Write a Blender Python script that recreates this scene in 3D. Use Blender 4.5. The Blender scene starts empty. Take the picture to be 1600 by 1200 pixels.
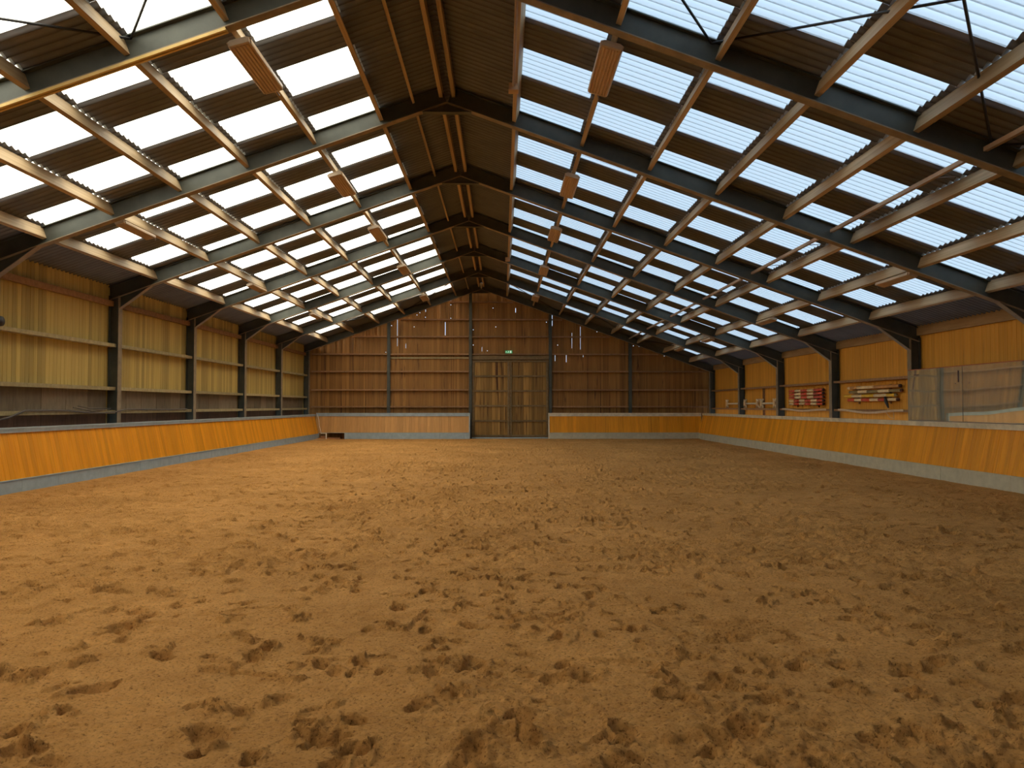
import bpy, math, random
import numpy as np
from mathutils import Vector, Matrix

random.seed(7)
RNG = np.random.default_rng(11)
SC = bpy.context.scene
COL = SC.collection
R = math.radians

# ------------------------------------------------------------------ camera
EYE = 1.70
cam_d = bpy.data.cameras.new('camera')
cam = bpy.data.objects.new('camera', cam_d)
COL.objects.link(cam)
cam.location = (0, 0, EYE)
pitch = math.atan(34 / 1200)
yaw = math.atan(14.5 / 1200)
cam.rotation_euler = (math.pi / 2 + pitch, 0, -yaw)
cam_d.sensor_width = 36
cam_d.lens = 27.0
cam_d.clip_end = 300
SC.camera = cam

# ------------------------------------------------------------------ sky, sun, exposure
world = bpy.data.worlds.new('sky')
SC.world = world
world.use_nodes = True
bg = world.node_tree.nodes['Background']
bg.inputs[0].default_value = (0.62, 0.81, 1.0, 1)
bg.inputs[1].default_value = 1.66
sun_d = bpy.data.lights.new('hazy_sun', 'SUN')
sun_d.energy = 43.0
sun_d.color = (1.0, 0.88, 0.66)
sun_d.angle = R(6)
sun = bpy.data.objects.new('hazy_sun', sun_d)
COL.objects.link(sun)
sun.location = (-30, 10, 25)
sun.rotation_euler = Vector((-0.95, 0.0, 0.315)).to_track_quat('Z', 'Y').to_euler()
SC.view_settings.view_transform = 'Standard'
SC.view_settings.look = 'None'
SC.view_settings.gamma = 1.0
SC.view_settings.use_curve_mapping = False
SC.view_settings.exposure = 0.0
SC.cycles.use_denoising = True
SC.cycles.max_bounces = 10
SC.cycles.diffuse_bounces = 6
SC.cycles.sample_clamp_indirect = 8.0

# ------------------------------------------------------------------ measurements of the hall (metres, camera stands at x=0 y=0)
BAY = 4.85
YF = [39.3 - BAY * k for k in range(10)]           # portal frames, far gable first
Y0, Y1 = YF[-1], 39.45
XR = -1.10                                         # ridge
SL = 0.36
Z_UNDER, Z_SHEET = EYE + 5.97, EYE + 6.342
XCL, XCR = -9.87, 10.61                            # inner flanges of the columns
XWL, XWR = -10.15, 10.90                           # boarded wall faces
PUR_L = [-2.473 - 1.3125 * k for k in range(6)]
PUR_R = [0.30 + 1.338 * k for k in range(8)]
def z_under(x): return Z_UNDER - SL * abs(x - XR)
def z_sheet(x): return Z_SHEET - SL * abs(x - XR)
ANG = math.atan(SL)
CA = math.cos(ANG)

# ------------------------------------------------------------------ materials
MATS = {}
def nt_new(name):
    m = bpy.data.materials.new(name)
    m.use_nodes = True
    nt = m.node_tree
    return m, nt, nt.nodes['Principled BSDF'], nt.nodes, nt.links

def coords(nt, scale, jitter=True):
    N, L = nt.nodes, nt.links
    tc = N.new('ShaderNodeTexCoord')
    mp = N.new('ShaderNodeMapping')
    mp.inputs['Scale'].default_value = scale
    if jitter:
        oi = N.new('ShaderNodeObjectInfo')
        mu = N.new('ShaderNodeMath'); mu.operation = 'MULTIPLY'; mu.inputs[1].default_value = 57.0
        L.new(oi.outputs['Random'], mu.inputs[0])
        ad = N.new('ShaderNodeVectorMath'); ad.operation = 'ADD'
        L.new(tc.outputs['Object'], ad.inputs[0]); L.new(mu.outputs[0], ad.inputs[1])
        L.new(ad.outputs[0], mp.inputs['Vector'])
    else:
        L.new(tc.outputs['Object'], mp.inputs['Vector'])
    return mp.outputs['Vector']

def noise(nt, vec, scale, detail=4, rough=0.55):
    n = nt.nodes.new('ShaderNodeTexNoise')
    n.inputs['Scale'].default_value = scale
    n.inputs['Detail'].default_value = detail
    n.inputs['Roughness'].default_value = rough
    nt.links.new(vec, n.inputs['Vector'])
    return n.outputs['Fac']

def ramp(nt, fac, stops):
    r = nt.nodes.new('ShaderNodeValToRGB')
    el = r.color_ramp.elements
    while len(el) < len(stops): el.new(0.5)
    for e, (p, c) in zip(el, stops):
        e.position = p; e.color = (*c, 1)
    nt.links.new(fac, r.inputs[0])
    return r.outputs['Color']

def mix(nt, mode, fac, a, b):
    n = nt.nodes.new('ShaderNodeMix'); n.data_type = 'RGBA'; n.blend_type = mode
    for sock, v in ((n.inputs[0], fac), (n.inputs[6], a), (n.inputs[7], b)):
        if hasattr(v, 'is_linked') or hasattr(v, 'links'): nt.links.new(v, sock)
        elif isinstance(v, tuple): sock.default_value = (*v, 1)
        else: sock.default_value = v
    return n.outputs[2]

def bump(nt, h, strength, dist):
    b = nt.nodes.new('ShaderNodeBump')
    b.inputs['Strength'].default_value = strength
    b.inputs['Distance'].default_value = dist
    nt.links.new(h, b.inputs['Height'])
    return b.outputs['Normal']

def wood(name, dark, light, grain=(14, 14, 0.8), vary=0.35, rough=0.6, streak=None, knots=None):
    """timber: grain runs along the axis with the small scale; every board gets its own tone"""
    m, nt, p, N, L = nt_new(name)
    v = coords(nt, grain)
    g = noise(nt, v, 3.0, 6, 0.6)
    c = ramp(nt, g, [(0.3, dark), (0.72, light)])
    oi = N.new('ShaderNodeObjectInfo')
    mr = N.new('ShaderNodeMapRange')
    mr.inputs['To Min'].default_value = 1 - vary; mr.inputs['To Max'].default_value = 1 + vary * 0.6
    L.new(oi.outputs['Random'], mr.inputs['Value'])
    c = mix(nt, 'MULTIPLY', 1.0, c, mr.outputs['Result'])
    if streak:
        s = noise(nt, coords(nt, streak[0]), 1.0, 3, 0.6)
        f = ramp(nt, s, [(streak[1], (0, 0, 0)), (streak[1] + 0.14, (1, 1, 1))])
        c = mix(nt, 'MIX', f, c, streak[2])
    L.new(c, p.inputs['Base Color'])
    p.inputs['Roughness'].default_value = rough
    p.inputs['Specular IOR Level'].default_value = .22
    L.new(bump(nt, g, 0.25, 0.004), p.inputs['Normal'])
    MATS[name] = m
    return m

def plain(name, col, rough=0.6, metal=0.0, var=0.12, scale=6.0, bumpy=0.0):
    m, nt, p, N, L = nt_new(name)
    n = noise(nt, coords(nt, (1, 1, 1)), scale, 5, 0.6)
    d = tuple(c * (1 - var) for c in col); l = tuple(min(1, c * (1 + var)) for c in col)
    L.new(ramp(nt, n, [(0.3, d), (0.7, l)]), p.inputs['Base Color'])
    p.inputs['Roughness'].default_value = rough
    p.inputs['Metallic'].default_value = metal
    if bumpy: L.new(bump(nt, n, 0.4, bumpy), p.inputs['Normal'])
    MATS[name] = m
    return m

wood('purlin_wood', (.34, .235, .125), (.54, .395, .235), (9, 0.5, 9), .22)
wood('wall_wood_left', (.41, .29, .082), (.58, .43, .14), (16, 16, .7), .28,
     streak=((5, 5, 1.6), .66, (.16, .085, .03)))
wood('wall_wood_right', (.62, .295, .042), (.84, .42, .066), (16, 16, .7), .10,
     streak=((9, 9, 2.2), .66, (.22, .10, .025)))
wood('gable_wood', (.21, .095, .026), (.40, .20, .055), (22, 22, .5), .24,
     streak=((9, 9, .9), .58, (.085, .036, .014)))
wood('door_wood', (.23, .12, .03), (.42, .25, .075), (14, 14, .7), .40,
     streak=((8, 8, 1.3), .55, (.075, .03, .012)))
wood('rail_wood', (.30, .235, .115), (.46, .375, .20), (3, 3, 3), .2)
wood('door_frame_wood', (.15, .10, .045), (.24, .165, .08), (3, 3, 3), .2)
wood('rail_dark_wood', (.25, .135, .062), (.38, .215, .105), (3, 3, 3), .2)
wood('kick_wood', (.68, .245, .010), (.88, .38, .018), (16, 16, .5), .15, rough=.42, streak=((16, 16, .35), .60, (.45, .15, .01)))
wood('kick_pale_wood', (.50, .25, .075), (.66, .36, .125), (14, 14, .5), .15, rough=.45)
wood('base_wood', (.075, .042, .026), (.14, .08, .048), (4, 4, 1), .3)
wood('panel_wood', (.15, .115, .075), (.23, .18, .12), (4, 4, 1), .3)
wood('beam_wood', (.30, .18, .08), (.46, .29, .13), (3, .4, 3), .15)
plain('steel_dusty', (.25, .19, .12), .7, 0, .25, 5)
plain('steel_paint', (.054, .058, .045), .55, 0, .25, 3)
plain('steel_bare', (.16, .12, .10), .5, .3, .2)
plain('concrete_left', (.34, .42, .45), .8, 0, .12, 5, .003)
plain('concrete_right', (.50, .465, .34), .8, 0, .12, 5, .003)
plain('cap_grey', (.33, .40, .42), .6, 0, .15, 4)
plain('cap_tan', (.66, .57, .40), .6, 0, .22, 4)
plain('lamp_cover', (.52, .37, .23), .45, 0, .08, 4)
plain('lamp_body', (.46, .36, .26), .5, 0, .1, 4)
plain('box_beige', (.50, .33, .20), .5, 0, .06)
plain('conduit', (.42, .29, .19), .45, 0, .1)
plain('trunking_yellow', (.62, .42, .12), .45, 0, .12)
plain('black_plastic', (.018, .017, .017), .5)
plain('rubber_cable', (.10, .075, .055), .6)
plain('white_paint', (.84, .74, .54), .55, 0, .12)
plain('cream_paint', (.86, .64, .34), .5, 0, .12)
plain('red_paint', (.64, .085, .03), .45, 0, .15)
plain('yellow_paint', (.84, .50, .03), .45, 0, .15)
plain('orange_paint', (.64, .30, .08), .5, 0, .18)
plain('olive_paint', (.30, .22, .08), .5, 0, .15)
plain('dark_end', (.08, .03, .022), .7)
plain('red_edge', (.42, .09, .04), .5)
plain('brick_wood', (.42, .19, .075), .7, 0, .25, 8)
plain('tape_cream', (.55, .42, .27), .6)

def roof_opaque():
    m, nt, p, N, L = nt_new('fibre_cement')
    v = coords(nt, (1, 1, 1))
    n = noise(nt, v, 2.5, 6, 0.65)
    L.new(ramp(nt, n, [(.3, (.125, .127, .134)), (.7, (.215, .217, .228))]), p.inputs['Base Color'])
    p.inputs['Roughness'].default_value = .85
    base = p.inputs['Base Color'].links[0].from_socket
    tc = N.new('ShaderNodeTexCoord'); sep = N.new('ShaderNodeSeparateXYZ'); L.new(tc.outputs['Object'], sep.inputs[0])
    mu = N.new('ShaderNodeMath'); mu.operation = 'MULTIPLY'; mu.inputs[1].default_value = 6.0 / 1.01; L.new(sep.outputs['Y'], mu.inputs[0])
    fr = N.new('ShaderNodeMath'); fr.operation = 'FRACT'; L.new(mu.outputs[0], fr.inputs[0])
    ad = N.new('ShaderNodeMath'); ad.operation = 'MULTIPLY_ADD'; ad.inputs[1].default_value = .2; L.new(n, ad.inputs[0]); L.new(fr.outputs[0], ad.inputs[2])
    rib_shade = ramp(nt, ad.outputs[0], [(.62, (1, 1, 1)), (.78, (.52, .50, .48)), (.88, (.55, .53, .5)), (1.0, (1, 1, 1))])   # rib shading painted into the colour as dark lines along the corrugations
    L.new(mix(nt, 'MULTIPLY', 1.0, base, rib_shade), p.inputs['Base Color'])
    MATS['fibre_cement'] = m
def roof_clear():
    m, nt, p, N, L = nt_new('translucent_sheet')
    tc = N.new('ShaderNodeTexCoord')
    sep = N.new('ShaderNodeSeparateXYZ'); L.new(tc.outputs['Object'], sep.inputs[0])
    # dirt that has settled in the valley of every corrugation
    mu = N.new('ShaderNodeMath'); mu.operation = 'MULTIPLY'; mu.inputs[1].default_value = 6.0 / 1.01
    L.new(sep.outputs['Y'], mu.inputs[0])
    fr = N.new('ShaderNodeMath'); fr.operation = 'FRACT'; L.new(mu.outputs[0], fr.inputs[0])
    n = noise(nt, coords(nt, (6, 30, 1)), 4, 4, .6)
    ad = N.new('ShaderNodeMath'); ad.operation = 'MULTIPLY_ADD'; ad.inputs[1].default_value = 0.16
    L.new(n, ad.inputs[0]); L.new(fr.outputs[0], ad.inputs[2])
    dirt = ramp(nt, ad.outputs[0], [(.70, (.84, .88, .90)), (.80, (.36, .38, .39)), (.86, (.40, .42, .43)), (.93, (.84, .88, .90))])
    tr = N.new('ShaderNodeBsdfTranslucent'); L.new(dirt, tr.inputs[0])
    df = N.new('ShaderNodeBsdfDiffuse'); df.inputs[0].default_value = (.5, .52, .53, 1)
    mx = N.new('ShaderNodeMixShader'); mx.inputs[0].default_value = .22
    L.new(tr.outputs[0], mx.inputs[1]); L.new(df.outputs[0], mx.inputs[2])
    L.new(mx.outputs[0], N['Material Output'].inputs[0])
    MATS['translucent_sheet'] = m
roof_opaque(); roof_clear()

def sand():
    m, nt, p, N, L = nt_new('riding_sand')
    tc = N.new('ShaderNodeTexCoord')
    def ns(scale, det, rough=.6): return noise(nt, tc.outputs['Object'], scale, det, rough)
    big = ns(.55, 4); mid = ns(5.0, 6, .65); fine = ns(48, 6, .75); grit = ns(260, 2, .6)
    c = ramp(nt, mid, [(.3, (.50, .232, .060)), (.7, (.63, .315, .092))])
    c2 = ramp(nt, big, [(.35, (.86, .84, .80)), (.65, (1.08, 1.08, 1.10))])
    c = mix(nt, 'MULTIPLY', 1.0, c, c2)
    g = ramp(nt, fine, [(.36, (.32, .27, .23)), (.46, (1.06, 1.06, 1.06)), (.75, (1.34, 1.34, 1.34))])
    c = mix(nt, 'MULTIPLY', .8, c, g)
    L.new(c, p.inputs['Base Color'])
    p.inputs['Roughness'].default_value = .95
    p.inputs['Specular IOR Level'].default_value = .15
    b1 = N.new('ShaderNodeBump'); b1.inputs['Strength'].default_value = .9; b1.inputs['Distance'].default_value = .034
    L.new(fine, b1.inputs['Height'])
    b2 = N.new('ShaderNodeBump'); b2.inputs['Strength'].default_value = .5; b2.inputs['Distance'].default_value = .006
    L.new(grit, b2.inputs['Height']); L.new(b1.outputs[0], b2.inputs['Normal'])
    L.new(b2.outputs[0], p.inputs['Normal'])
    MATS['sand'] = m
sand()

def mirror_mat():
    m, nt, p, N, L = nt_new('mirror_foil')
    p.inputs['Base Color'].default_value = (.82, .83, .68, 1)
    p.inputs['Metallic'].default_value = .80
    p.inputs['Roughness'].default_value = .018
    MATS['mirror'] = m
mirror_mat()

def glow(name, col, strength):
    m, nt, p, N, L = nt_new(name)
    p.inputs['Base Color'].default_value = (*col, 1)
    p.inputs['Emission Color'].default_value = (*col, 1)
    p.inputs['Emission Strength'].default_value = strength
    MATS[name] = m
glow('sign_green', (.06, .36, .14), .35)
glow('sign_white', (.70, .90, .72), .55)

# ------------------------------------------------------------------ mesh helpers
class MB:
    """collects boxes, bars, prisms and tubes, then links them as ONE mesh object"""
    def __init__(s): s.v, s.f = [], []
    def add(s, vs, fs):
        o = len(s.v); s.v += [tuple(v) for v in vs]; s.f += [tuple(i + o for i in f) for f in fs]; return s
    def box(s, x0, x1, y0, y1, z0, z1):
        return s.add([(x0, y0, z0), (x1, y0, z0), (x1, y1, z0), (x0, y1, z0), (x0, y0, z1), (x1, y0, z1), (x1, y1, z1), (x0, y1, z1)],
                     [(0, 3, 2, 1), (4, 5, 6, 7), (0, 1, 5, 4), (1, 2, 6, 5), (2, 3, 7, 6), (3, 0, 4, 7)])
    def prism(s, poly, y0, y1):
        """polygon in x,z pulled along y"""
        n = len(poly)
        vs = [(x, y0, z) for x, z in poly] + [(x, y1, z) for x, z in poly]
        fs = [tuple(range(n))[::-1], tuple(range(n, 2 * n))] + [(i, (i + 1) % n, n + (i + 1) % n, n + i) for i in range(n)]
        return s.add(vs, fs)
    def bar(s, a, b, w, h, up=(0, 0, 1)):
        a, b, up = Vector(a), Vector(b), Vector(up)
        d = (b - a).normalized(); sd = d.cross(up).normalized(); u = sd.cross(d)
        vs = [p + sd * (i * w / 2) + u * (j * h / 2) for p in (a, b) for i, j in ((-1, -1), (1, -1), (1, 1), (-1, 1))]
        return s.add(vs, [(0, 1, 2, 3), (7, 6, 5, 4), (0, 4, 5, 1), (1, 5, 6, 2), (2, 6, 7, 3), (3, 7, 4, 0)])
    def tube(s, pts, r, n=8, caps=True):
        pts = [Vector(p) for p in pts]; rings = []
        for i, p in enumerate(pts):
            d = (pts[min(i + 1, len(pts) - 1)] - pts[max(i - 1, 0)]).normalized()
            a = d.cross(Vector((0, 0, 1)) if abs(d.z) < .9 else Vector((1, 0, 0))).normalized(); b = d.cross(a)
            rr = r[i] if isinstance(r, (list, tuple)) else r
            rings.append([p + (a * math.cos(t) + b * math.sin(t)) * rr for t in [2 * math.pi * k / n for k in range(n)]])
        vs = [v for q in rings for v in q]
        fs = [(i * n + k, i * n + (k + 1) % n, (i + 1) * n + (k + 1) % n, (i + 1) * n + k) for i in range(len(pts) - 1) for k in range(n)]
        if caps: fs += [tuple(range(n))[::-1], tuple((len(pts) - 1) * n + k for k in range(n))]
        return s.add(vs, fs)
    def mesh(s, name, mat, smooth=False):
        me = bpy.data.meshes.new(name)
        me.from_pydata(s.v, [], s.f)
        me.materials.append(MATS[mat])
        if smooth: me.polygons.foreach_set('use_smooth', [True] * len(me.polygons))
        me.validate(); me.update()
        return me
    def build(s, name, mat, parent=None, smooth=False, loc=None, fix_normals=True):
        return link(name, s.mesh(name, mat, smooth), parent, loc)

def link(name, me, parent=None, loc=None, rot=None, scale=None):
    o = bpy.data.objects.new(name, me)
    COL.objects.link(o)
    if loc is not None: o.location = loc
    if rot is not None: o.rotation_euler = rot
    if scale is not None: o.scale = scale
    if parent is not None: o.parent = parent        # parents sit at the origin or parts use local coordinates
    return o
def empty(name, loc=(0, 0, 0), rot=(0, 0, 0)):
    o = bpy.data.objects.new(name, None); COL.objects.link(o)
    o.location = loc; o.rotation_euler = rot; o.empty_display_size = .2
    return o
def tag(o, label, cat, group=None):
    o['label'] = label; o['category'] = cat
    if group: o['group'] = group
    return o
def structure(o, label=None):
    o['kind'] = 'structure'
    if label: o['label'] = label
    return o
def board_mesh(name, mat, w, t, c, axis='x'):
    """one board of unit height, chamfered front edges; face looks along -y (axis x) with width in x"""
    prof = [(-w / 2, t), (-w / 2, c), (-w / 2 + c, 0), (w / 2 - c, 0), (w / 2, c), (w / 2, t)]
    vs = [(x, y, 0) for x, y in prof] + [(x, y, 1) for x, y in prof]
    n = 6
    fs = [tuple(range(n))[::-1], tuple(range(n, 2 * n))] + [(i, (i + 1) % n, n + (i + 1) % n, n + i) for i in range(n)]
    return MB().add(vs, fs).mesh(name, mat)

# ------------------------------------------------------------------ floor: churned riding sand
LATT = {}
def lattice(x, y, cell, seed):
    n = 1024
    if seed not in LATT: LATT[seed] = np.random.default_rng(seed).random((n, n)).astype(np.float32)
    t = LATT[seed]
    fx, fy = x / cell + 311.7, y / cell + 173.3
    ix, iy = np.floor(fx).astype(int), np.floor(fy).astype(int)
    dx, dy = (fx - ix).astype(np.float32), (fy - iy).astype(np.float32)
    dx = dx * dx * (3 - 2 * dx); dy = dy * dy * (3 - 2 * dy)
    a = t[iy % n, ix % n]
    b = t[iy % n, (ix + 1) % n]; c = t[(iy + 1) % n, ix % n]; d = t[(iy + 1) % n, (ix + 1) % n]
    return (a * (1 - dx) + b * dx) * (1 - dy) + (c * (1 - dx) + d * dx) * dy - .5

def build_floor():
    def seg(a, b, step): return list(np.arange(a, b - 1e-6, step))
    xs = np.array(seg(-9.6, -5.0, .036) + seg(-5.0, -3.0, .026) + seg(-3.0, 3.0, .0155) + seg(3.0, 5.0, .026) + seg(5.0, 10.15, .036) + [10.15])
    ys = np.array(seg(Y0, 2.4, .12) + seg(2.4, 6.5, .0135) + seg(6.5, 10, .022) + seg(10, 17, .030) + seg(17, 39.5, .052) + [39.5])
    X, Y = np.meshgrid(xs, ys)
    Z = np.zeros_like(X, dtype=np.float32)
    rough = np.clip(.5 + 1.6 * lattice(X, Y, 1.9, 1) + .8 * lattice(X, Y, .6, 2), .15, 1.2)
    Z += .045 * lattice(X, Y, 2.6, 3) + .040 * lattice(X, Y, .75, 4)
    Z += .050 * lattice(X, Y, .27, 5) * rough
    # hoof prints: a pressed oval with a crescent thrown up behind it
    rng = np.random.default_rng(5)
    def stamp(px, py, a, b, ang, depth, rim):
        m = 2.4 * max(a, b)
        i0, i1 = np.searchsorted(xs, (px - m, px + m)); j0, j1 = np.searchsorted(ys, (py - m, py + m))
        if i1 - i0 < 2 or j1 - j0 < 2: return
        dx, dy = X[j0:j1, i0:i1] - px, Y[j0:j1, i0:i1] - py
        u = dx * math.cos(ang) + dy * math.sin(ang); v = -dx * math.sin(ang) + dy * math.cos(ang)
        wob = 1 + .75 * lattice(dx + px * 7, dy + py * 7, .075, 9) + .5 * lattice(dx + px * 5, dy + py * 5, .03, 12)
        r = np.sqrt((u / a) ** 2 + (v / b) ** 2) * wob
        pit = -depth * np.clip(1.15 - r ** 3.4, 0, 1)
        crest = rim * np.exp(-((r - 1.35) / .28) ** 2) * np.clip(.35 + .65 * v / b, 0, 1.2)
        Z[j0:j1, i0:i1] += (pit + crest).astype(np.float32)
    for _ in range(9000):
        px, py = rng.uniform(-9.1, 9.8), rng.uniform(1.5, 38.5)
        s = rng.uniform(.5, 1.05)
        stamp(px, py, .055 * s, .078 * s, rng.uniform(0, 6.28), rng.uniform(.025, .085), rng.uniform(.010, .038))
    for _ in range(700):                                   # long scuffs
        px, py = rng.uniform(-9, 9.7), rng.uniform(2, 36)
        stamp(px, py, .035, rng.uniform(.14, .30), rng.uniform(0, 6.28), rng.uniform(.012, .030), .014)
    for px, py, s, d in ((-.93, 4.02, 1.35, .085), (-.74, 3.86, 1.2, .075), (1.25, 4.05, 1.2, .08), (1.05, 4.45, 1.2, .07), (2.2, 4.0, 1.4, .07),
                         (-2.9, 5.9, 1.7, .08), (-1.55, 4.1, 1.5, .065), (1.55, 4.5, 1.25, .075), (2.35, 3.6, 1.3, .07), (.1, 4.2, 1.2, .08),
                         (-2.45, 4.7, 1.4, .06), (-.2, 5.0, 1.3, .06), (3.0, 4.5, 1.2, .06), (1.95, 5.1, 1.2, .06), (-.15, 3.8, 1.2, .06)):
        stamp(px, py, .065 * s, .085 * s, rng.uniform(0, 6.28), d, .02)
    # crumbs and clods lie over everything, in the prints too
    Z += .040 * lattice(X, Y, .12, 6) * rough
    Z += .075 * np.maximum(lattice(X, Y, .055, 7) - .05, 0) * rough + .032 * lattice(X, Y, .028, 8) * (.35 + .65 * rough)
    # a dragged furrow and the ribbed print of a tyre
    path = [(1.18, 6.1), (1.26, 5.85), (1.32, 5.6), (1.27, 5.3), (1.17, 5.1), (1.05, 4.9), (1.0, 4.7)]
    for (ax, ay), (bx, by) in zip(path, path[1:]):
        for t in np.linspace(0, 1, 5): stamp(ax + (bx - ax) * t, ay + (by - ay) * t, .022, .034, .3, .018, .004)
    cx, cy, ca = 1.83, 6.0, R(10)
    u = (X - cx) * math.cos(ca) + (Y - cy) * math.sin(ca); v = -(X - cx) * math.sin(ca) + (Y - cy) * math.cos(ca)
    w = np.clip((.34 - np.abs(u)) / .06, 0, 1) * np.clip((.20 - np.abs(v)) / .05, 0, 1)
    Z = Z * (1 - .8 * w) + w * (.016 * np.sin(v * 2 * math.pi / .085) - .012)
    # a bank of sand against the kerbs
    Z *= np.clip(np.minimum(np.minimum(X + 9.25, 9.93 - X), 38.75 - Y) / .6, .22, 1)
    Z += .05 * np.exp(-((X + 9.25) / .5) ** 2) + .02 * np.exp(-((X - 9.9) / .4) ** 2) + .03 * np.exp(-((Y - 38.7) / .5) ** 2)
    ny, nx = X.shape
    me = bpy.data.meshes.new('floor')
    co = np.stack([X, Y, Z], -1).reshape(-1, 3).astype(np.float32)
    idx = np.arange(ny * nx).reshape(ny, nx)
    q = np.stack([idx[:-1, :-1], idx[:-1, 1:], idx[1:, 1:], idx[1:, :-1]], -1).reshape(-1, 4).astype(np.int32)
    me.vertices.add(len(co)); me.vertices.foreach_set('co', co.ravel())
    me.loops.add(q.size); me.loops.foreach_set('vertex_index', q.ravel())
    me.polygons.add(len(q))
    me.polygons.foreach_set('loop_start', np.arange(0, q.size, 4, dtype=np.int32))
    me.polygons.foreach_set('loop_total', np.full(len(q), 4, dtype=np.int32))
    me.polygons.foreach_set('use_smooth', np.ones(len(q), dtype=bool))
    me.materials.append(MATS['sand'])
    me.update(calc_edges=True)
    structure(link('floor', me), 'brown riding sand churned by hoof prints')
build_floor()

# ------------------------------------------------------------------ roof: corrugated sheets between the purlins
MOD = 1.01
def sheet_mesh(name, mat):
    n = 6 * 8; vs, fs = [], []
    for i in range(n + 1):
        y = MOD * i / n; z = .028 * math.sin(2 * math.pi * 6 * i / n)
        vs += [(0, y, z), (1, y, z)]
    for i in range(n): fs.append((2 * i, 2 * i + 1, 2 * i + 3, 2 * i + 2))
    return MB().add(vs, fs).mesh(name, mat, smooth=True)
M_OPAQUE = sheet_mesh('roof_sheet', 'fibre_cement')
M_CLEAR = sheet_mesh('translucent_sheet', 'translucent_sheet')
YB0 = 12.37 - MOD * 17                                     # sheet joints along the hall
def roof_slope(side, purlins, x_eave):
    root = structure(empty('ceiling_left' if side < 0 else 'ceiling_right'),
                     'corrugated roof slope with glowing translucent sheets in a chequer pattern')
    rows = [XR] + purlins + [x_eave]
    for r in range(len(rows) - 1):
        xa, xb = rows[r], rows[r + 1]
        ln = abs(xb - xa) / CA
        for n in range(44):
            y = YB0 + n * MOD
            wdt = min(MOD, Y1 - y)
            if wdt <= .05: break
            clear = 1 <= r < len(rows) - 2 and (n - 17 + r - 1) % 2 == 0 and n - 17 < 25
            lap = 0.0 if not r else .055 if clear else .11                         # every lower sheet is tucked under the one above
            tilt = ANG - (.007 if not clear else .0066) if r else ANG
            rot = (0, tilt, 0) if side > 0 else (0, math.pi - tilt, 0)
            xs0 = xa - side * lap * CA
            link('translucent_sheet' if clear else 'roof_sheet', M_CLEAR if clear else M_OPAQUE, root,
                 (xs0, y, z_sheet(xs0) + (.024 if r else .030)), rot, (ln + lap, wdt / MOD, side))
    return root
ROOF_L = roof_slope(-1, PUR_L, XWL - .35)
ROOF_R = roof_slope(1, PUR_R, XWR + .35)

MB().prism([(XR, Z_SHEET + .12), (XR + .30, Z_SHEET + .012), (XR + .30, Z_SHEET - .003 + .025), (XR, Z_SHEET + .13), (XR - .30, Z_SHEET + .022), (XR - .30, Z_SHEET + .012)], Y0, Y1).build('ridge_cap', 'fibre_cement', ROOF_R)
def purlin_mesh(w, h):
    return MB().box(-w / 2, w / 2, 0, 1, -h, 0).mesh('purlin', 'purlin_wood')
P_BIG, P_SMALL, P_RIDGE = purlin_mesh(.075, .235), purlin_mesh(.05, .12), purlin_mesh(.07, .20)
for k in range(9):
    yb, ya = YF[k] - .006, YF[k + 1] + .006
    for root, side, xs in ((ROOF_L, -1, PUR_L), (ROOF_R, 1, PUR_R)):
        for x in xs:
            link('purlin', P_BIG, root, (x, ya, z_sheet(x)), (0, side * ANG, 0), (1, yb - ya, 1))
        x = XR + side * .125
        link('ridge_purlin', P_RIDGE, root, (x, ya, z_sheet(x)), (0, 0, 0), (1, yb - ya, 1))
    x = XR - .70
    link('purlin', P_SMALL, ROOF_L, (x, ya, z_sheet(x)), (0, -ANG, 0), (1, yb - ya, 1))
# eave beams are parts of the slopes
for k in range(9):
    yb, ya = YF[k] - .012, YF[k + 1] + .012
    MB().box(XWL + .01, XWL + .11, ya, yb, 4.26, 4.40).build('eave_beam', 'rail_dark_wood', ROOF_L)
    MB().box(XWR - .09, XWR - .01, ya, yb, 3.53, 3.80).build('eave_beam', 'beam_wood', ROOF_R)
# wind bracing rods under the sheets
def rod(root, a, b):
    MB().tube([(a[0], a[1], z_sheet(a[0]) - .07), (b[0], b[1], z_sheet(b[0]) - .07)], .018, 8).build('bracing_rod', 'black_plastic', root, True)
for ya, yb in ((5.35, 10.15), (34.5, 39.2)):
    rod(ROOF_R, (2.80, yb), (XR + .2, ya)); rod(ROOF_R, (2.80, yb), (6.57, ya)); rod(ROOF_R, (2.95, ya), (6.57, yb))
    rod(ROOF_R, (6.6, yb), (10.2, ya)); rod(ROOF_L, (-4.95, yb), (-8.8, ya)); rod(ROOF_L, (-4.95, yb), (XR - .2, ya))

# ------------------------------------------------------------------ steel portal frames
ORD = ['against the far gable wall', 'second from the far gable wall', 'third from the far gable wall', 'fourth from the far gable wall',
       'fifth from the far gable wall', 'sixth from the far gable wall', 'just above the camera with the cable trunking',
       'overhead behind the first lamps', 'at the near end of the hall', 'against the near end wall']
def i_bar(t, name, a, b, depth, fw, ft=.016, wt=.012):
    """I section from a to b (x,z) along the inner flange; web and outer flange in dark paint, inner flange dusty"""
    a, b = Vector((a[0], 0, a[1])), Vector((b[0], 0, b[1]))
    d = (b - a).normalized(); n = Vector((-d.z, 0, d.x))
    if depth < 0: n, depth = -n, -depth
    def slab(mb, o0, o1, half):
        q = [a + n * o0, b + n * o0, b + n * o1, a + n * o1]
        return mb.prism([(p.x, p.z) for p in q], -half, half)
    mb = slab(slab(MB(), depth - ft, depth, fw / 2), ft, depth - ft, wt / 2)
    o = mb.build(name, 'steel_paint', t)
    slab(MB(), 0, ft, fw / 2).build('flange', 'steel_dusty', o)
D_R = (Z_SHEET - Z_UNDER) * CA - .012
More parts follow.
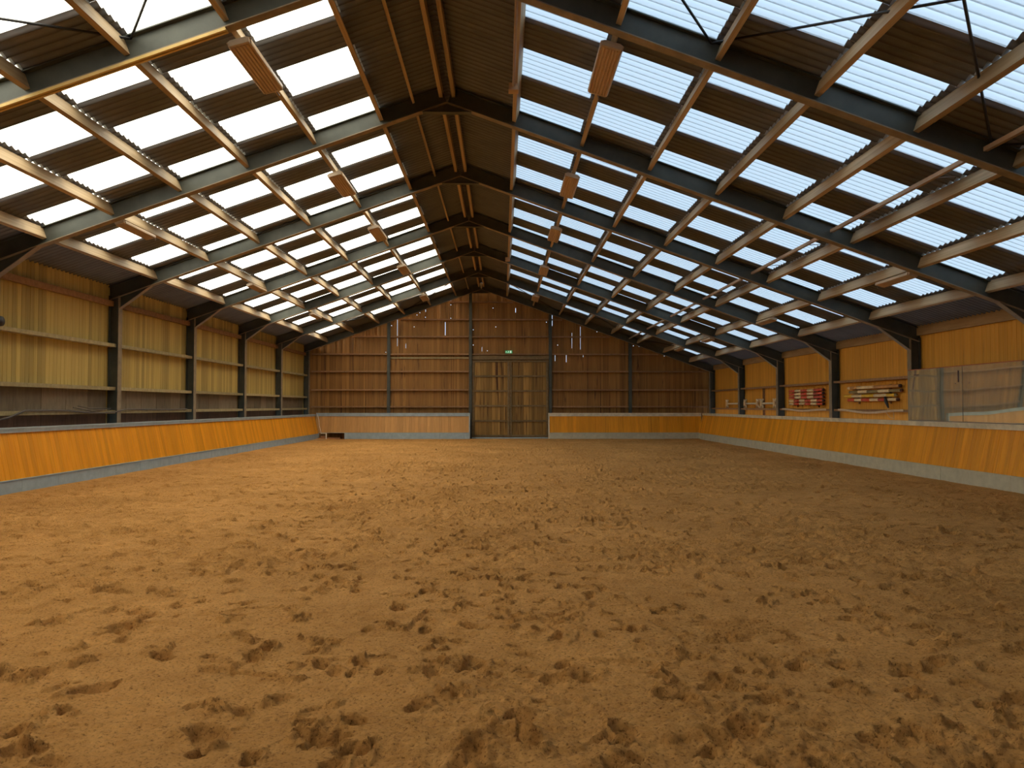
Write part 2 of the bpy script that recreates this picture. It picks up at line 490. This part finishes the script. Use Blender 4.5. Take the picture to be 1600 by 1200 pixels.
for k, yf in enumerate(YF):
    t = tag(empty('portal_frame', (0, yf, 0)), 'dark green-grey steel portal frame, ' + ORD[k], 'roof frame', 'steel portal frames')
    for side, xc in ((-1, XCL), (1, XCR)):
        i_bar(t, 'column', (xc, -.05), (xc, z_under(xc) + .02), side * -.26, .19)
        i_bar(t, 'rafter', (XR, Z_UNDER), (xc + side * .26, z_under(xc + side * .26)), side * D_R, .17)
        if k:
            xa = xc - side * .80; zb = z_under(xc) - .30
            mb = MB()
            mb.prism([(xa, z_under(xa)), (xc, z_under(xc)), (xc, zb)], -.006, .006)
            h_ = mb.build('haunch', 'steel_paint', t)
            MB().bar((xa, 0, z_under(xa)), (xc, 0, zb), .012, .15, up=(0, 1, 0)).build('flange', 'steel_dusty', h_)
    MB().prism([(XR - .48, Z_UNDER - .173), (XR + .48, Z_UNDER - .173), (XR, Z_UNDER)], -.007, .007).bar(
        (XR - .48, 0, Z_UNDER - .18), (XR + .48, 0, Z_UNDER - .18), .15, .014).build('ridge_gusset', 'steel_paint', t)

# ------------------------------------------------------------------ side walls
BW = .147
def side_wall(name, x, side, ztop, mat, label):
    root = structure(empty(name), label)
    me = board_mesh('board', mat, BW, .022, .010)
    n = int((Y1 + .1 - Y0) / BW)
    for i in range(n):
        y = Y1 + .05 - (i + .5) * BW
        link('board', me, root, (x + side * random.uniform(0, .003), y, 0), (0, 0, -side * math.pi / 2), (1, 1, ztop))
    return root
WALL_L = side_wall('wall_left', XWL, -1, z_sheet(XWL) + .05, 'wall_wood_left', 'olive-brown vertical boarding between dark steel columns')
WALL_R = side_wall('wall_right', XWR, 1, z_sheet(XWR) + .05, 'wall_wood_right', 'orange-brown vertical boarding above the kick wall')
for k in range(9):
    yb, ya = YF[k] - .012, YF[k + 1] + .012
    for z in (3.25, 2.14, 1.545):
        MB().box(XWL + .003, XWL + .19, ya, yb, z - .043, z + .043).build('rail', 'rail_wood', WALL_L)
    for z in (2.46, 1.56):
        if z > 2 and 10 < ya < 18 : continue                  # the mirrors cover this stretch
        MB().box(XWR - .19, XWR - .003, ya, yb, z - .035, z + .035).build('rail', 'rail_dark_wood', WALL_R)
    # wide dull panels below the second rail
    y = ya + .02
    while y < yb - .3:
        w = min(random.choice((.72, .86, .95, .95)), yb - .02 - y)
        MB().box(XWL + .002, XWL + .016 + random.uniform(0, .006), y + .006, y + w - .006, 1.59, 2.10).build('panel', 'panel_wood', WALL_L)
        MB().box(XWL + .002, XWL + .018, y + .004, y + w - .004, .9, 1.50).build('base_panel', 'base_wood', WALL_L)
        y += w
for dy in (0, .14):                                         # upright battens beside the cavaletti
    MB().box(XWR - .05, XWR - .003, 31.75 + dy, 31.80 + dy, 1.0, 2.42).build('batten', 'rail_dark_wood', WALL_R)

# near end wall, behind the camera
near = structure(empty('wall_front'), 'plain boarded end wall behind the camera')
me = board_mesh('board', 'gable_wood', .29, .03, .01)
x = XWL
while x < XWR:
    link('board', me, near, (x + .145, Y0 - .1, 0), (0, 0, math.pi), (1, 1, z_sheet(x + .145) + .06)); x += .29

# ------------------------------------------------------------------ far gable wall with daylight showing through its gaps
WALL_B = structure(empty('wall_back'), 'dark red-brown boarded gable wall with chinks of daylight')
DX0, DX1, DZ = -1.60, 2.36, 4.06
YG = 39.50
def gx(u): return (u - 785.5) * YG / 1200
def gz(v): return EYE + (634 - v) * YG / 1200
SLITS = [(664, 481, 487, .05), (619, 498, 525, .035), (619, 528, 541, .03), (691.5, 503, 524, .06), (734, 501, 525, .06), (734, 528, 541, .04), (804.6, 481, 488, .06),
         (859.4, 488, 509, .05), (859.4, 553, 563, .05), (632, 537, 544, .035), (751, 542, 549, .03), (864, 554, 564, .04), (893, 520, 544, .03),
         (906, 510, 546, .03), (881, 553, 566, .05), (911, 554, 558, .04)]
DOTS = [(703, 469), (703, 476), (703, 497), (649, 492), (656, 488.5), (661, 495.6), (628, 495), (611.5, 508.7), (645, 510.6), (766.5, 481), (825.6, 478),
        (851, 503), (771, 510.6), (738, 515), (737.5, 539), (759, 548), (601.5, 550.4), (868, 539), (585, 511), (988, 540), (997, 541), (1038, 556), (932, 518)]
NOTCH = [(gx(u), gz(b), gz(a), w * .36) for u, a, b, w in SLITS] + [(gx(u), gz(v) - .017, gz(v) + .017, .036) for u, v in DOTS]
GBW = .145
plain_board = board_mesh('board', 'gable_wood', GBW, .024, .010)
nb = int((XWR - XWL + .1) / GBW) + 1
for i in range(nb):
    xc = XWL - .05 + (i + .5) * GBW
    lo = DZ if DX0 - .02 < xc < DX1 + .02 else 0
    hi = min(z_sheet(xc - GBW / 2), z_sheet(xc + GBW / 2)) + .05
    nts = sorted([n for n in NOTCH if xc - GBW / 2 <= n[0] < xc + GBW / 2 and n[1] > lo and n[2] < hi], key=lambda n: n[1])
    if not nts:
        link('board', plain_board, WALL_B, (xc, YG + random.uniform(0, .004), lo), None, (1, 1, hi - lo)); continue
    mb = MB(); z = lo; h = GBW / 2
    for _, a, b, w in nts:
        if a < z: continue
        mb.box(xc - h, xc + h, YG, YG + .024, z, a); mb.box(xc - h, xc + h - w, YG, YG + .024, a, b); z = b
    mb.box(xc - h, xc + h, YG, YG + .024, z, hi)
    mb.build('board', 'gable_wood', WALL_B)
POSTS = [-5.84, -1.655, 2.443, 6.551]
for x in POSTS:
    mb = MB(); zt = z_under(x) + .05
    mb.box(x - .075, x + .075, YG - .19, YG - .176, 0, zt); mb.box(x - .075, x + .075, YG - .03, YG - .016, 0, zt); mb.box(x - .006, x + .006, YG - .176, YG - .03, 0, zt)
    mb.build('post', 'steel_paint', WALL_B)
ends = [XWL + .28] + POSTS + [XWR - .28]
for z in (7.03, 6.125, 5.24, 4.34, 3.455, 2.51, 1.648):
    for a, b in zip(ends, ends[1:]):
        if z < DZ and a < 0 < b: continue
        xa, xb = a + .09, b - .09
        dz = (Z_UNDER - .05 - z) / SL
        xa, xb = max(xa, XR - dz), min(xb, XR + dz)
        if xb - xa < .3: continue
        MB().box(xa, xb, YG - .17, YG - .003, z - .036, z + .036).build('rail', 'rail_dark_wood', WALL_B)
MB().box(-5.75, -1.75, YG - .08, YG - .003, 4.12, 4.19).build('batten', 'rail_wood', WALL_B)
MB().box(DX0 - .03, DX1 + .05, YG - .12, YG - .003, 4.07, 4.27).build('door_track', 'door_frame_wood', WALL_B)

MB().box(DX0 - .25, DX1 + .25, YG + .03, YG + .06, 0, DZ + .25).build('light_leak_plate', 'gable_wood', WALL_B)  # hidden plate added behind the doors to stop daylight leaking round them

# the pair of tall sliding doors
DOOR = structure(empty('door_1'), 'pair of tall dark boarded barn doors')
db = board_mesh('board', 'door_wood', .142, .02, .009)
ZS = [.16, .925, 1.695, 2.46, 3.22, 3.985]
for a, b in ((DX0 + .03, .34), (.36, DX1 - .02)):
    leaf = link('door_leaf', MB().box(a, b, YG - .012, YG - .002, .12, 4.03).mesh('door_leaf', 'door_wood'), DOOR)
    n = round((b - a) / .142); w = (b - a) / n
    for i in range(n):
        link('board', db, leaf, (a + (i + .5) * w, YG - .034, .13), None, (w / .142, 1, 3.89))
    for z in ZS:
        MB().box(a + .1, b - .1, YG - .085, YG - .036, z - .045, z + .045).build('ledge', 'door_frame_wood', leaf)
    for x in (a + .05, b - .05):
        MB().box(x - .05, x + .05, YG - .09, YG - .036, .12, 4.03).build('stile', 'door_frame_wood', leaf)
MB().box(DX0, DX1, YG - .10, YG + .02, .02, .085).build('threshold', 'cap_grey', DOOR)

s = tag(empty('exit_sign', (.31, YG - .20, 4.385)), 'small green lit exit sign above the barn doors', 'sign')
MB().box(-.18, .18, 0, .045, 0, .15).build('housing', 'sign_green', s)
mb = MB()
mb.box(-.035, .01, -.004, 0, .085, .125).bar((-.012, -.002, .085), (-.03, -.002, .05), .004, .022, up=(1, 0, 0)).bar((-.02, -.002, .055), (.02, -.002, .02), .004, .014, up=(1, 0, 0))
mb.bar((-.03, -.002, .055), (-.07, -.002, .03), .004, .014, up=(1, 0, 0)).box(.06, .13, -.004, 0, .02, .13)
mb.add([(-.16, -.003, .075), (-.12, -.003, .11), (-.12, -.003, .04)], [(0, 1, 2)]).box(-.12, -.085, -.004, 0, .065, .085)
mb.build('pictogram', 'sign_white', s)

# ------------------------------------------------------------------ kick walls: leaning boards on a concrete kerb with a cap
def kick_wall(name, label, p0, p1, nrm, zk, zw, zc, lean, mats, kerb_from=0.0, bw=.15, cap_step=3.9, ends=(False, False)):
    """runs from p0 to p1 (x,y); nrm points into the arena"""
    root = tag(empty(name, (p0[0], p0[1], 0), (0, 0, math.atan2(p1[1] - p0[1], p1[0] - p0[0]))), label, 'kick wall', 'kick walls')
    ln = math.hypot(p1[0] - p0[0], p1[1] - p0[1])
    d = ((p1[0] - p0[0]) / ln, (p1[1] - p0[1]) / ln)
    s = 1 if (-d[1] * nrm[0] + d[0] * nrm[1]) > 0 else -1            # +1: the arena lies on local +y
    kick, conc, capm = mats
    # kerb blocks
    x = kerb_from
    while x < ln - .05:
        w = min(1.2, ln - x)
        y0, y1 = sorted((0, -s * .16))
        jit = random.uniform(-.004, .004)
        MB().box(x + .003, x + w - .003, y0 + jit, y1 + jit, -.08, zk - .012).build('kerb_block', conc, root)
        x += w
    MB().box(0, ln, *sorted((s * .012, -s * .12)), zk - .012, zk + .006).build('kerb_trim', conc, root)
    # leaning boards, all from one mesh
    me = board_mesh('kick_board', kick, bw, .024, .007)
    h = math.hypot(zw - zk, lean); tilt = math.atan2(lean, zw - zk)
    n = max(1, round(ln / bw)); w = ln / n
    for i in range(n):
        m = link('kick_board', me, root, ((i + .5) * w, -s * (.015 + random.uniform(0, .004)), zk + .006), None, (w / bw, 1, h))
        m.rotation_euler = (tilt, 0, 0) if s < 0 else (tilt, 0, math.pi)
        if s > 0: m.rotation_euler = (Matrix.Rotation(math.pi, 3, 'Z') @ Matrix.Rotation(-tilt, 3, 'X')).to_euler()
        else: m.rotation_euler = (-tilt, 0, 0)
    # cap boards
    x = 0
    while x < ln - .05:
        w = min(cap_step, ln - x)
        y0, y1 = sorted((-s * (lean - .03), -s * (lean + .17)))
        mb = MB().box(x + .002, x + w - .002, y0, y1, zc - .035, zc)
        yf = sorted((-s * (lean - .02), -s * (lean + .02)))
        mb.box(x + .002, x + w - .002, yf[0], yf[1], zw - .02, zc - .035)
        mb.build('cap_board', capm, root); x += w
    for e, xx in zip(ends, (0, ln)):
        if e:
            q = [(-s * -.012, 0), (-s * (-.012), zk), (-s * (lean - .03), zc), (-s * (lean + .15), zc), (-s * (lean + .15), 0)]
            xa, xb = (xx - .05, xx) if xx == 0 else (xx, xx + .05)
            vs = [(xa, y, z) for y, z in q] + [(xb, y, z) for y, z in q]
            MB().add(vs, [(0, 1, 2, 3, 4), (9, 8, 7, 6, 5)] + [(i, i + 5, (i + 1) % 5 + 5, (i + 1) % 5) for i in range(5)]).build('end_post', capm, root)
    return root
YK = 38.72
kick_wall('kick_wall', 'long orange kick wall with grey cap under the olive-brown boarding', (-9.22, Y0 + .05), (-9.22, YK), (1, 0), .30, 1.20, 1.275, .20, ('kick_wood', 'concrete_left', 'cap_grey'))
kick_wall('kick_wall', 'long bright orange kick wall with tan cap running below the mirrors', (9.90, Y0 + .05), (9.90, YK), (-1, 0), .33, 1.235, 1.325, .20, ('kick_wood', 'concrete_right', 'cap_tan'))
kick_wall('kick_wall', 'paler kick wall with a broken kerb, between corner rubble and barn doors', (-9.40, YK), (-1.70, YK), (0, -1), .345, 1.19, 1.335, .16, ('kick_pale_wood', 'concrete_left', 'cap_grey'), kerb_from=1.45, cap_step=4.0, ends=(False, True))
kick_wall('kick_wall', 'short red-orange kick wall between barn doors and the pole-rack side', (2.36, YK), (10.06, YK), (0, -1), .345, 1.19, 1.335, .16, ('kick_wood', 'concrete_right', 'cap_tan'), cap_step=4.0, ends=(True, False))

# rubble where the kerb is broken in the corner
for (x, y, z, a, w), lab in zip(((-9.05, 38.55, .0, .2, .30), (-8.95, 38.60, .09, -.15, .26), (-8.45, 38.62, .0, .05, .62)),
                                ('reddish timber block lying lowest in the broken kerb corner', 'reddish timber block resting on another in the broken kerb corner', 'long reddish timber offcut filling the gap in the kerb')):
    b = MB().box(-w / 2, w / 2, -.06, .06, 0, .09).build('timber_block', 'brick_wood', None, loc=(x, y, z + .02)); b.rotation_euler[2] = a
    tag(b, lab, 'wood block', 'blocks in the kerb corner')
t = tag(empty('metal_bracket', (-8.93, 38.45, 0)), 'pale metal angle bracket standing in the broken kerb corner', 'bracket')
MB().box(-.14, .16, -.03, .03, .31, .34).build('top_plate', 'white_paint', t)
MB().box(.11, .16, -.03, .03, 0, .31).build('upright', 'white_paint', t)
tag(MB().tube([(-9.30, 38.72, 1.26), (-9.22, 38.66, 1.0), (-9.18, 38.62, .7), (-9.10, 38.58, .42), (-9.08, 38.53, .35)], .014, 6).build('rope', 'white_paint', None, True),
    'thin white rope hanging over the kick wall corner', 'rope')
b = MB().box(-.55, .55, -.03, .03, 0, .03).build('loose_plank', 'purlin_wood', None, loc=(-8.95, 37.2, .03)); b.rotation_euler[2] = R(62)
tag(b, 'small loose plank lying on the sand near the broken kerb', 'plank')

# ------------------------------------------------------------------ lamps under the purlins (switched off)
def lamp_proto():
    root = empty('strip_lamp')
    mb = MB(); w = .17; n = 7; prof = []
    for i in range(n):                                      # fluted cover
        x0 = -w + 2 * w * i / n; x1 = -w + 2 * w * (i + 1) / n
        prof += [(x0 + .006, -.075), (x0 + .016, -.095), (x1 - .016, -.095), (x1 - .006, -.075)]
    prof = [(-w, -.03)] + prof + [(w, -.03)]
    mb.prism(prof, -.80, .80); mb.build('cover', 'lamp_cover', root)
    MB().prism([(-.17, -.028), (-.11, .0), (.11, .0), (.17, -.028)], -.86, .86).build('housing', 'lamp_body', root)
    for s in (-1, 1):
        MB().prism([(-.14, -.082), (-.155, -.03), (.155, -.03), (.14, -.082)], s * .86, s * .805).build('end_cap', 'lamp_body', root)
        MB().box(-.015, .015, s * .5 - .02, s * .5 + .02, 0, .06).build('hanger', 'steel_bare', root)
    MB().tube([(.03, .86, -.05), (.05, .95, -.12), (.04, 1.02, -.06), (.0, 1.05, .02)], .007, 6).build('flex', 'rubber_cable', root, True)
    return root
def copy_tree(o, parent=None):
    c = o.copy(); COL.objects.link(c); c.parent = parent
    for ch in o.children: copy_tree(ch, c)
    return c
lamps = []
for nm, yy in zip(('in the bay above the camera', 'second along its purlin', 'third along its purlin', 'fourth along its purlin', 'last before the far gable'), (11.4, 17.5, 22.5, 28.5, 35.9)):
    lamps.append((PUR_R[1], yy, 'brown fluted strip lamp under the bluish roof slope, ' + nm, 1))
    lamps.append((PUR_L[1], yy, 'brown fluted strip lamp under the glaring roof slope, ' + nm, -1))
for nm, yl, yr in zip(('nearest the camera', 'second from the camera', 'third from the camera', 'beside the far gable'), (15.95, 23.8, 31.2, None), (15.9, 23.8, 30.6, 35.6)):
    if yl: lamps.append((PUR_L[4], yl, 'low strip lamp on the eaves-side purlin above olive boarding, ' + nm, -1))
    lamps.append((PUR_R[6], yr, 'low strip lamp on the eaves-side purlin above the pole racks, ' + nm, 1))
proto = lamp_proto()
for i, (x, y, lab, side) in enumerate(lamps):
    o = proto if i == 0 else copy_tree(proto)
    nx = -side * math.sin(ANG)
    dep = .235 + .055
    o.location = (x - side * math.sin(ANG) * dep, y, z_sheet(x) - math.cos(ANG) * dep)
    o.rotation_euler = (0, side * ANG * .8, 0)
    low = 'low' in lab
    o.scale = (1, .96, 1) if not low else (.62, .82, .9)
    tag(o, lab, 'lamp', 'low strip lamps' if low else 'upper strip lamps')

# pipe run beside a purlin on the bluish slope, bay by bay
for k in range(8):
    xp = 6.50; zp = z_under(xp) + .20
    t = tag(empty('pipe_rail', (xp, YF[k + 1], zp)), 'thin brown pipe rail in the %s roof bay from the far gable' % ('first', 'second', 'third', 'fourth', 'fifth', 'sixth', 'seventh', 'eighth')[k], 'pipe', 'pipe rails')
    MB().box(-.03, .03, .03, BAY - .03, -.012, .012).box(-.03, -.018, .03, BAY - .03, .012, .05).build('rail_bar', 'conduit', t)
    for f in (.25, .75):
        MB().bar((.0, BAY * f, 0), (.32, BAY * f, .02), .03, .008).build('clip', 'steel_bare', t)
# conduit and junction boxes on the first purlin right of the ridge
xj = PUR_R[0] - .115; zj = z_sheet(PUR_R[0]) - .27
tag(MB().tube([(xj, 10.25, zj), (xj, 13.2, zj)], .022, 8).build('conduit', 'conduit', None, True), 'straight tan conduit leading to the beige junction box overhead', 'conduit')
for y, s, lab in ((13.28, 1, 'beige junction box on the ridge-side purlin above the first bay'), (29.0, 1.1, 'small beige junction box on the ridge-side purlin far down the hall')):
    t = tag(empty('junction_box', (xj, y, zj)), lab, 'junction box', 'junction boxes')
    MB().box(-.08 * s, .08 * s, -.08 * s, .10 * s, -.06, .05).build('body', 'box_beige', t)
    MB().box(-.085 * s, .085 * s, -.085 * s, .105 * s, -.075, -.06).build('lid', 'box_beige', t)
# yellow trunking along the bottom flange of the overhead frame
ya = YF[6] - .04
t = tag(empty('cable_trunking'), 'yellowish cable trunking along the flange of the overhead steel frame', 'trunking')
for dy in (-.035, .035):
    MB().bar((PUR_L[1] + .1, ya + dy, z_under(PUR_L[1] + .1) - .025), (-9.0, ya + dy, z_under(-9.0) - .025), .038, .04).build('duct', 'trunking_yellow', t)

# ------------------------------------------------------------------ mirrors on the bright wall
for j, (yb, ya, lab) in enumerate(((19.74, 17.42, 'wavy riding mirror next to the steel column, with smeared dull end'), (17.40, 14.9, 'second riding mirror, reflecting the barn doors end of the kick wall'))):
    t = tag(empty('wall_mirror', (10.50, ya, 1.335)), lab, 'mirror', 'riding mirrors')
    W, H = yb - ya, 1.275
    ny, nz = 48, 24; vs, fs = [], []
    for a in range(ny + 1):
        for b in range(nz + 1):
            y, z = W * a / ny, H * b / nz
            yw = ya + y
            bow = -.0020 * (max(0, 17.9 - yw)) ** 1.6 * (z - H / 2)
            wav = .00022 * math.sin(yw * 3.1 + z * 2.2) * math.cos(z * 4.0 + yw) * (2.2 if yw > 18.6 else .8)
            vs.append((bow + wav, y, z))
    for a in range(ny):
        for b in range(nz):
            q = a * (nz + 1) + b; fs.append((q, q + 1, q + nz + 2, q + nz + 1))
    MB().add(vs, fs).build('mirror_sheet', 'mirror', t, True)
    MB().box(.015, .035, 0, W, 0, H).build('backing_board', 'panel_wood', t)
    MB().box(-.012, .04, 0, W, H, H + .016).build('red_top_edge', 'red_edge', t)
    MB().box(-.006, .04, 0, W, -.016, 0).build('bottom_edge', 'steel_bare', t)
    for y in (.25, W - .25):
        MB().box(.035, XWR - 10.50 - .004, y - .03, y + .03, .2, .26).build('bracket', 'steel_bare', t)
        MB().box(.035, XWR - 10.50 - .004, y - .03, y + .03, 1.0, 1.06).build('bracket', 'steel_bare', t)
        MB().tube([(-.010, y, .88), (.01, y, .88)], .012, 8).build('screw', 'dark_end', t)
    if j == 0:
        MB().box(-.009, -.004, W - .5, W - .28, H - .14, H - .12).build('scratch', 'dark_end', t)
        MB().box(-.009, -.004, .12, .16, H - .36, H - .10).build('scratch', 'dark_end', t)

# ------------------------------------------------------------------ jumping poles racked on the wall
def pole(y0, y1, x, z, segs, end, label, group, r=.045):
    t = tag(empty('jumping_pole', (x, y0, z)), label, 'pole', group)
    ln = y1 - y0; n = sum(s[1] for s in segs); y = 0
    for m, f in segs:
        l = ln * f / n
        MB().tube([(0, y + .001, 0), (0, y + l - .001, 0)], r, 12).build('band', m, t, True); y += l
    MB().tube([(0, -.05, 0), (0, 0, 0)], r * 1.06, 12).build('end_cap', end, t, True)
    return t
def rack(y_list, x, zs, lab):
    t = tag(empty('pole_rack', (XWR, 0, 0)), lab, 'rack', 'pole racks')
    for y in y_list:
        MB().box(-.04, -.003, y - .03, y + .03, min(zs) - .12, max(zs) + .06).build('upright', 'rail_dark_wood', t)
        for z in zs:
            MB().box(-.20, -.04, y - .012, y + .012, z - .057, z - .0455).build('peg', 'steel_bare', t)
RW = [('red_paint', 1.0), ('cream_paint', 1.0), ('red_paint', 1.0), ('cream_paint', 1.0), ('red_paint', 1.3)]
WR = [('cream_paint', .9), ('red_paint', 1.0), ('cream_paint', 1.0), ('red_paint', 1.0), ('cream_paint', 1.0), ('red_paint', .9)]
XPO = XWR - .105
zs = [2.245, 2.125, 2.005, 1.880, 1.765]
for i, (z, nm) in enumerate(zip(zs, ('topmost of the five', 'second from the top of the five', 'middle one of the five', 'fourth from the top of the five', 'lowest of the five'))):
    seg = RW if i < 3 else WR
    pole(25.75, 28.75, XPO, z, seg[::-1], 'dark_end', 'red and white banded jumping pole, %s in the rack' % nm, 'red and white poles in the five-pole rack')
rack((26.3, 28.2), XPO, zs, 'wall rack carrying five red and white poles')
zs = [2.245, 2.118, 1.995, 1.875]
pole(20.75, 23.85, XPO, zs[0], [('cream_paint', .2), ('orange_paint', .5), ('cream_paint', 1.2), ('orange_paint', 1.6)][::-1], 'dark_end', 'faded orange and cream jumping pole, topmost of the four', 'poles in the four-pole rack')
pole(20.68, 23.75, XPO, zs[1], [('olive_paint', .9), ('cream_paint', 1), ('olive_paint', 1), ('cream_paint', .9), ('olive_paint', .9)], 'dark_end', 'olive and cream banded jumping pole', 'poles in the four-pole rack')
pole(20.98, 24.1, XPO, zs[2], [('yellow_paint', .6), ('cream_paint', 1), ('yellow_paint', 1), ('cream_paint', .9), ('yellow_paint', .7)], 'olive_paint', 'yellow and cream jumping pole sticking out at one end', 'poles in the four-pole rack')
pole(20.88, 23.85, XPO, zs[3], [('cream_paint', .9), ('red_paint', .9), ('cream_paint', .9), ('red_paint', .9), ('cream_paint', .8), ('red_paint', .8)], 'dark_end', 'red and cream jumping pole, lowest of the four', 'poles in the four-pole rack')
rack((21.4, 23.3), XPO, zs, 'wall rack carrying four poles of different colours')

# cavaletti standing on the lower rail
for (y0, y1), nm in zip(((34.75, 37.0), (32.25, 34.25), (30.2, 32.05)), ('nearest the far gable', 'middle of the three', 'nearest the five-pole rack')):
    t = tag(empty('cavaletti', (XWR - .10, y0, 1.596)), 'low pale wooden cavaletti on the lower rail, ' + nm, 'cavaletti', 'cavaletti on the rail')
    L_ = y1 - y0
    for y in (.0, L_):
        s = 1 if y == 0 else -1
        for q in (-1, 1):
            MB().bar((0, y + s * .16 - q * .15, .02), (0, y + s * .16 + q * .15, .38), .05, .055, up=(1, 0, 0)).build('cross_leg', 'white_paint', t)
        MB().box(-.05, -.028, y + s * .16 - .09, y + s * .16 + .09, .10, .30).build('cross_plate', 'cream_paint', t)
    MB().tube([(0, .1, .20), (0, L_ - .1, .20)], .04, 10).build('bar', 'white_paint', t, True)

# ------------------------------------------------------------------ odds and ends on the walls
pts = []
xc = XWL + .215
for y, z in ((15.25, 1.42), (15.6, 1.47), (16.1, 1.60), (17.0, 1.60), (17.7, 1.59), (18.4, 1.55), (18.9, 1.53), (19.3, 1.52)):
    pts.append((xc, y, z))
pts += [(-9.84, 19.68, 1.55), (-9.84, 20.1, 1.60), (xc, 20.5, 1.61), (xc, 21.6, 1.60), (xc, 23.0, 1.59), (xc, 24.3, 1.60)]
tag(MB().tube(pts, .018, 6).build('hose', 'rubber_cable', None, True), 'dark hose trailing along the lower rail of the olive boarding', 'hose')
tag(MB().tube([(xc, 17.9, 1.66), (xc, 18.7, 1.57), (xc, 19.2, 1.60), (xc, 19.6, 1.63), (xc, 18.6, 1.64), (xc, 18.1, 1.69)], .012, 6).build('cord', 'rubber_cable', None, True),
    'short tangled cord beside the steel column above the grey cap', 'cord')
f = tag(empty('flood_lamp', (XCL + .125, YF[5] - .18, 3.33)), 'round black flood lamp fixed to the steel column at the frame edge', 'lamp')
MB().tube([(-.06, 0, 0), (-.02, 0, 0), (.06, 0, 0), (.10, 0, 0)], [.04, .08, .10, .095], 14).build('shell', 'black_plastic', f, True)
MB().box(-.10, -.04, -.03, .03, -.03, .03).build('bracket', 'steel_bare', f)
f = tag(empty('winch', (XCL + .20, 14.62, 1.278)), 'dark little hand winch standing behind the grey cap', 'winch')
MB().box(-.15, .05, -.25, .12, 0, .12).build('base', 'black_plastic', f)
MB().tube([(-.12, -.05, .19), (.03, -.05, .19)], .085, 12).build('drum', 'steel_bare', f, True)
MB().tube([(.03, -.05, .19), (.06, -.05, .19), (.06, .1, .25)], .012, 6).build('handle', 'black_plastic', f, True)
# torn tape sagging along the lower rail on the bright wall
def tape(y0, y1, sag, label):
    n = 14; vs, fs = [], []
    for i in range(n + 1):
        t_ = i / n; y = y0 + (y1 - y0) * t_; z = 1.575 - sag * math.sin(math.pi * t_) ** 1.5 + .008 * math.sin(9 * t_)
        vs += [(XWR - .197, y, z - .03), (XWR - .197, y, z + .03), (XWR - .205, y, z + .03), (XWR - .205, y, z - .03)]
    for i in range(n):
        for a in range(4): fs.append((4 * i + a, 4 * i + (a + 1) % 4, 4 * i + 4 + (a + 1) % 4, 4 * i + 4 + a))
    fs += [(0, 1, 2, 3), (4 * n + 3, 4 * n + 2, 4 * n + 1, 4 * n)]
    tag(MB().add(vs, fs).build('fence_tape', 'tape_cream'), label, 'tape', 'tapes on the lower rail')
tape(20.4, 24.4, .07, 'slack cream tape sagging below the four-pole rack')
tape(25.3, 29.3, .05, 'slack cream tape sagging below the five-pole rack')
h = tag(empty('halter', (XWR - .20, 20.95, 1.52)), 'dark leather halter hanging over the lowest of the four poles', 'halter')
MB().tube([(-.0, .42, .42), (-.03, .33, .33), (-.02, .26, .22), (-.02, .20, .12)], [.03, .05, .04, .02], 8).build('strap', 'black_plastic', h, True)
MB().tube([(-.02, .20, .12), (-.03, .30, -.02), (-.03, .12, -.14), (-.03, -.12, -.17), (-.03, -.10, -.02), (-.02, -.05, .06)], .008, 6).build('lead_rope', 'tape_cream', h, True)
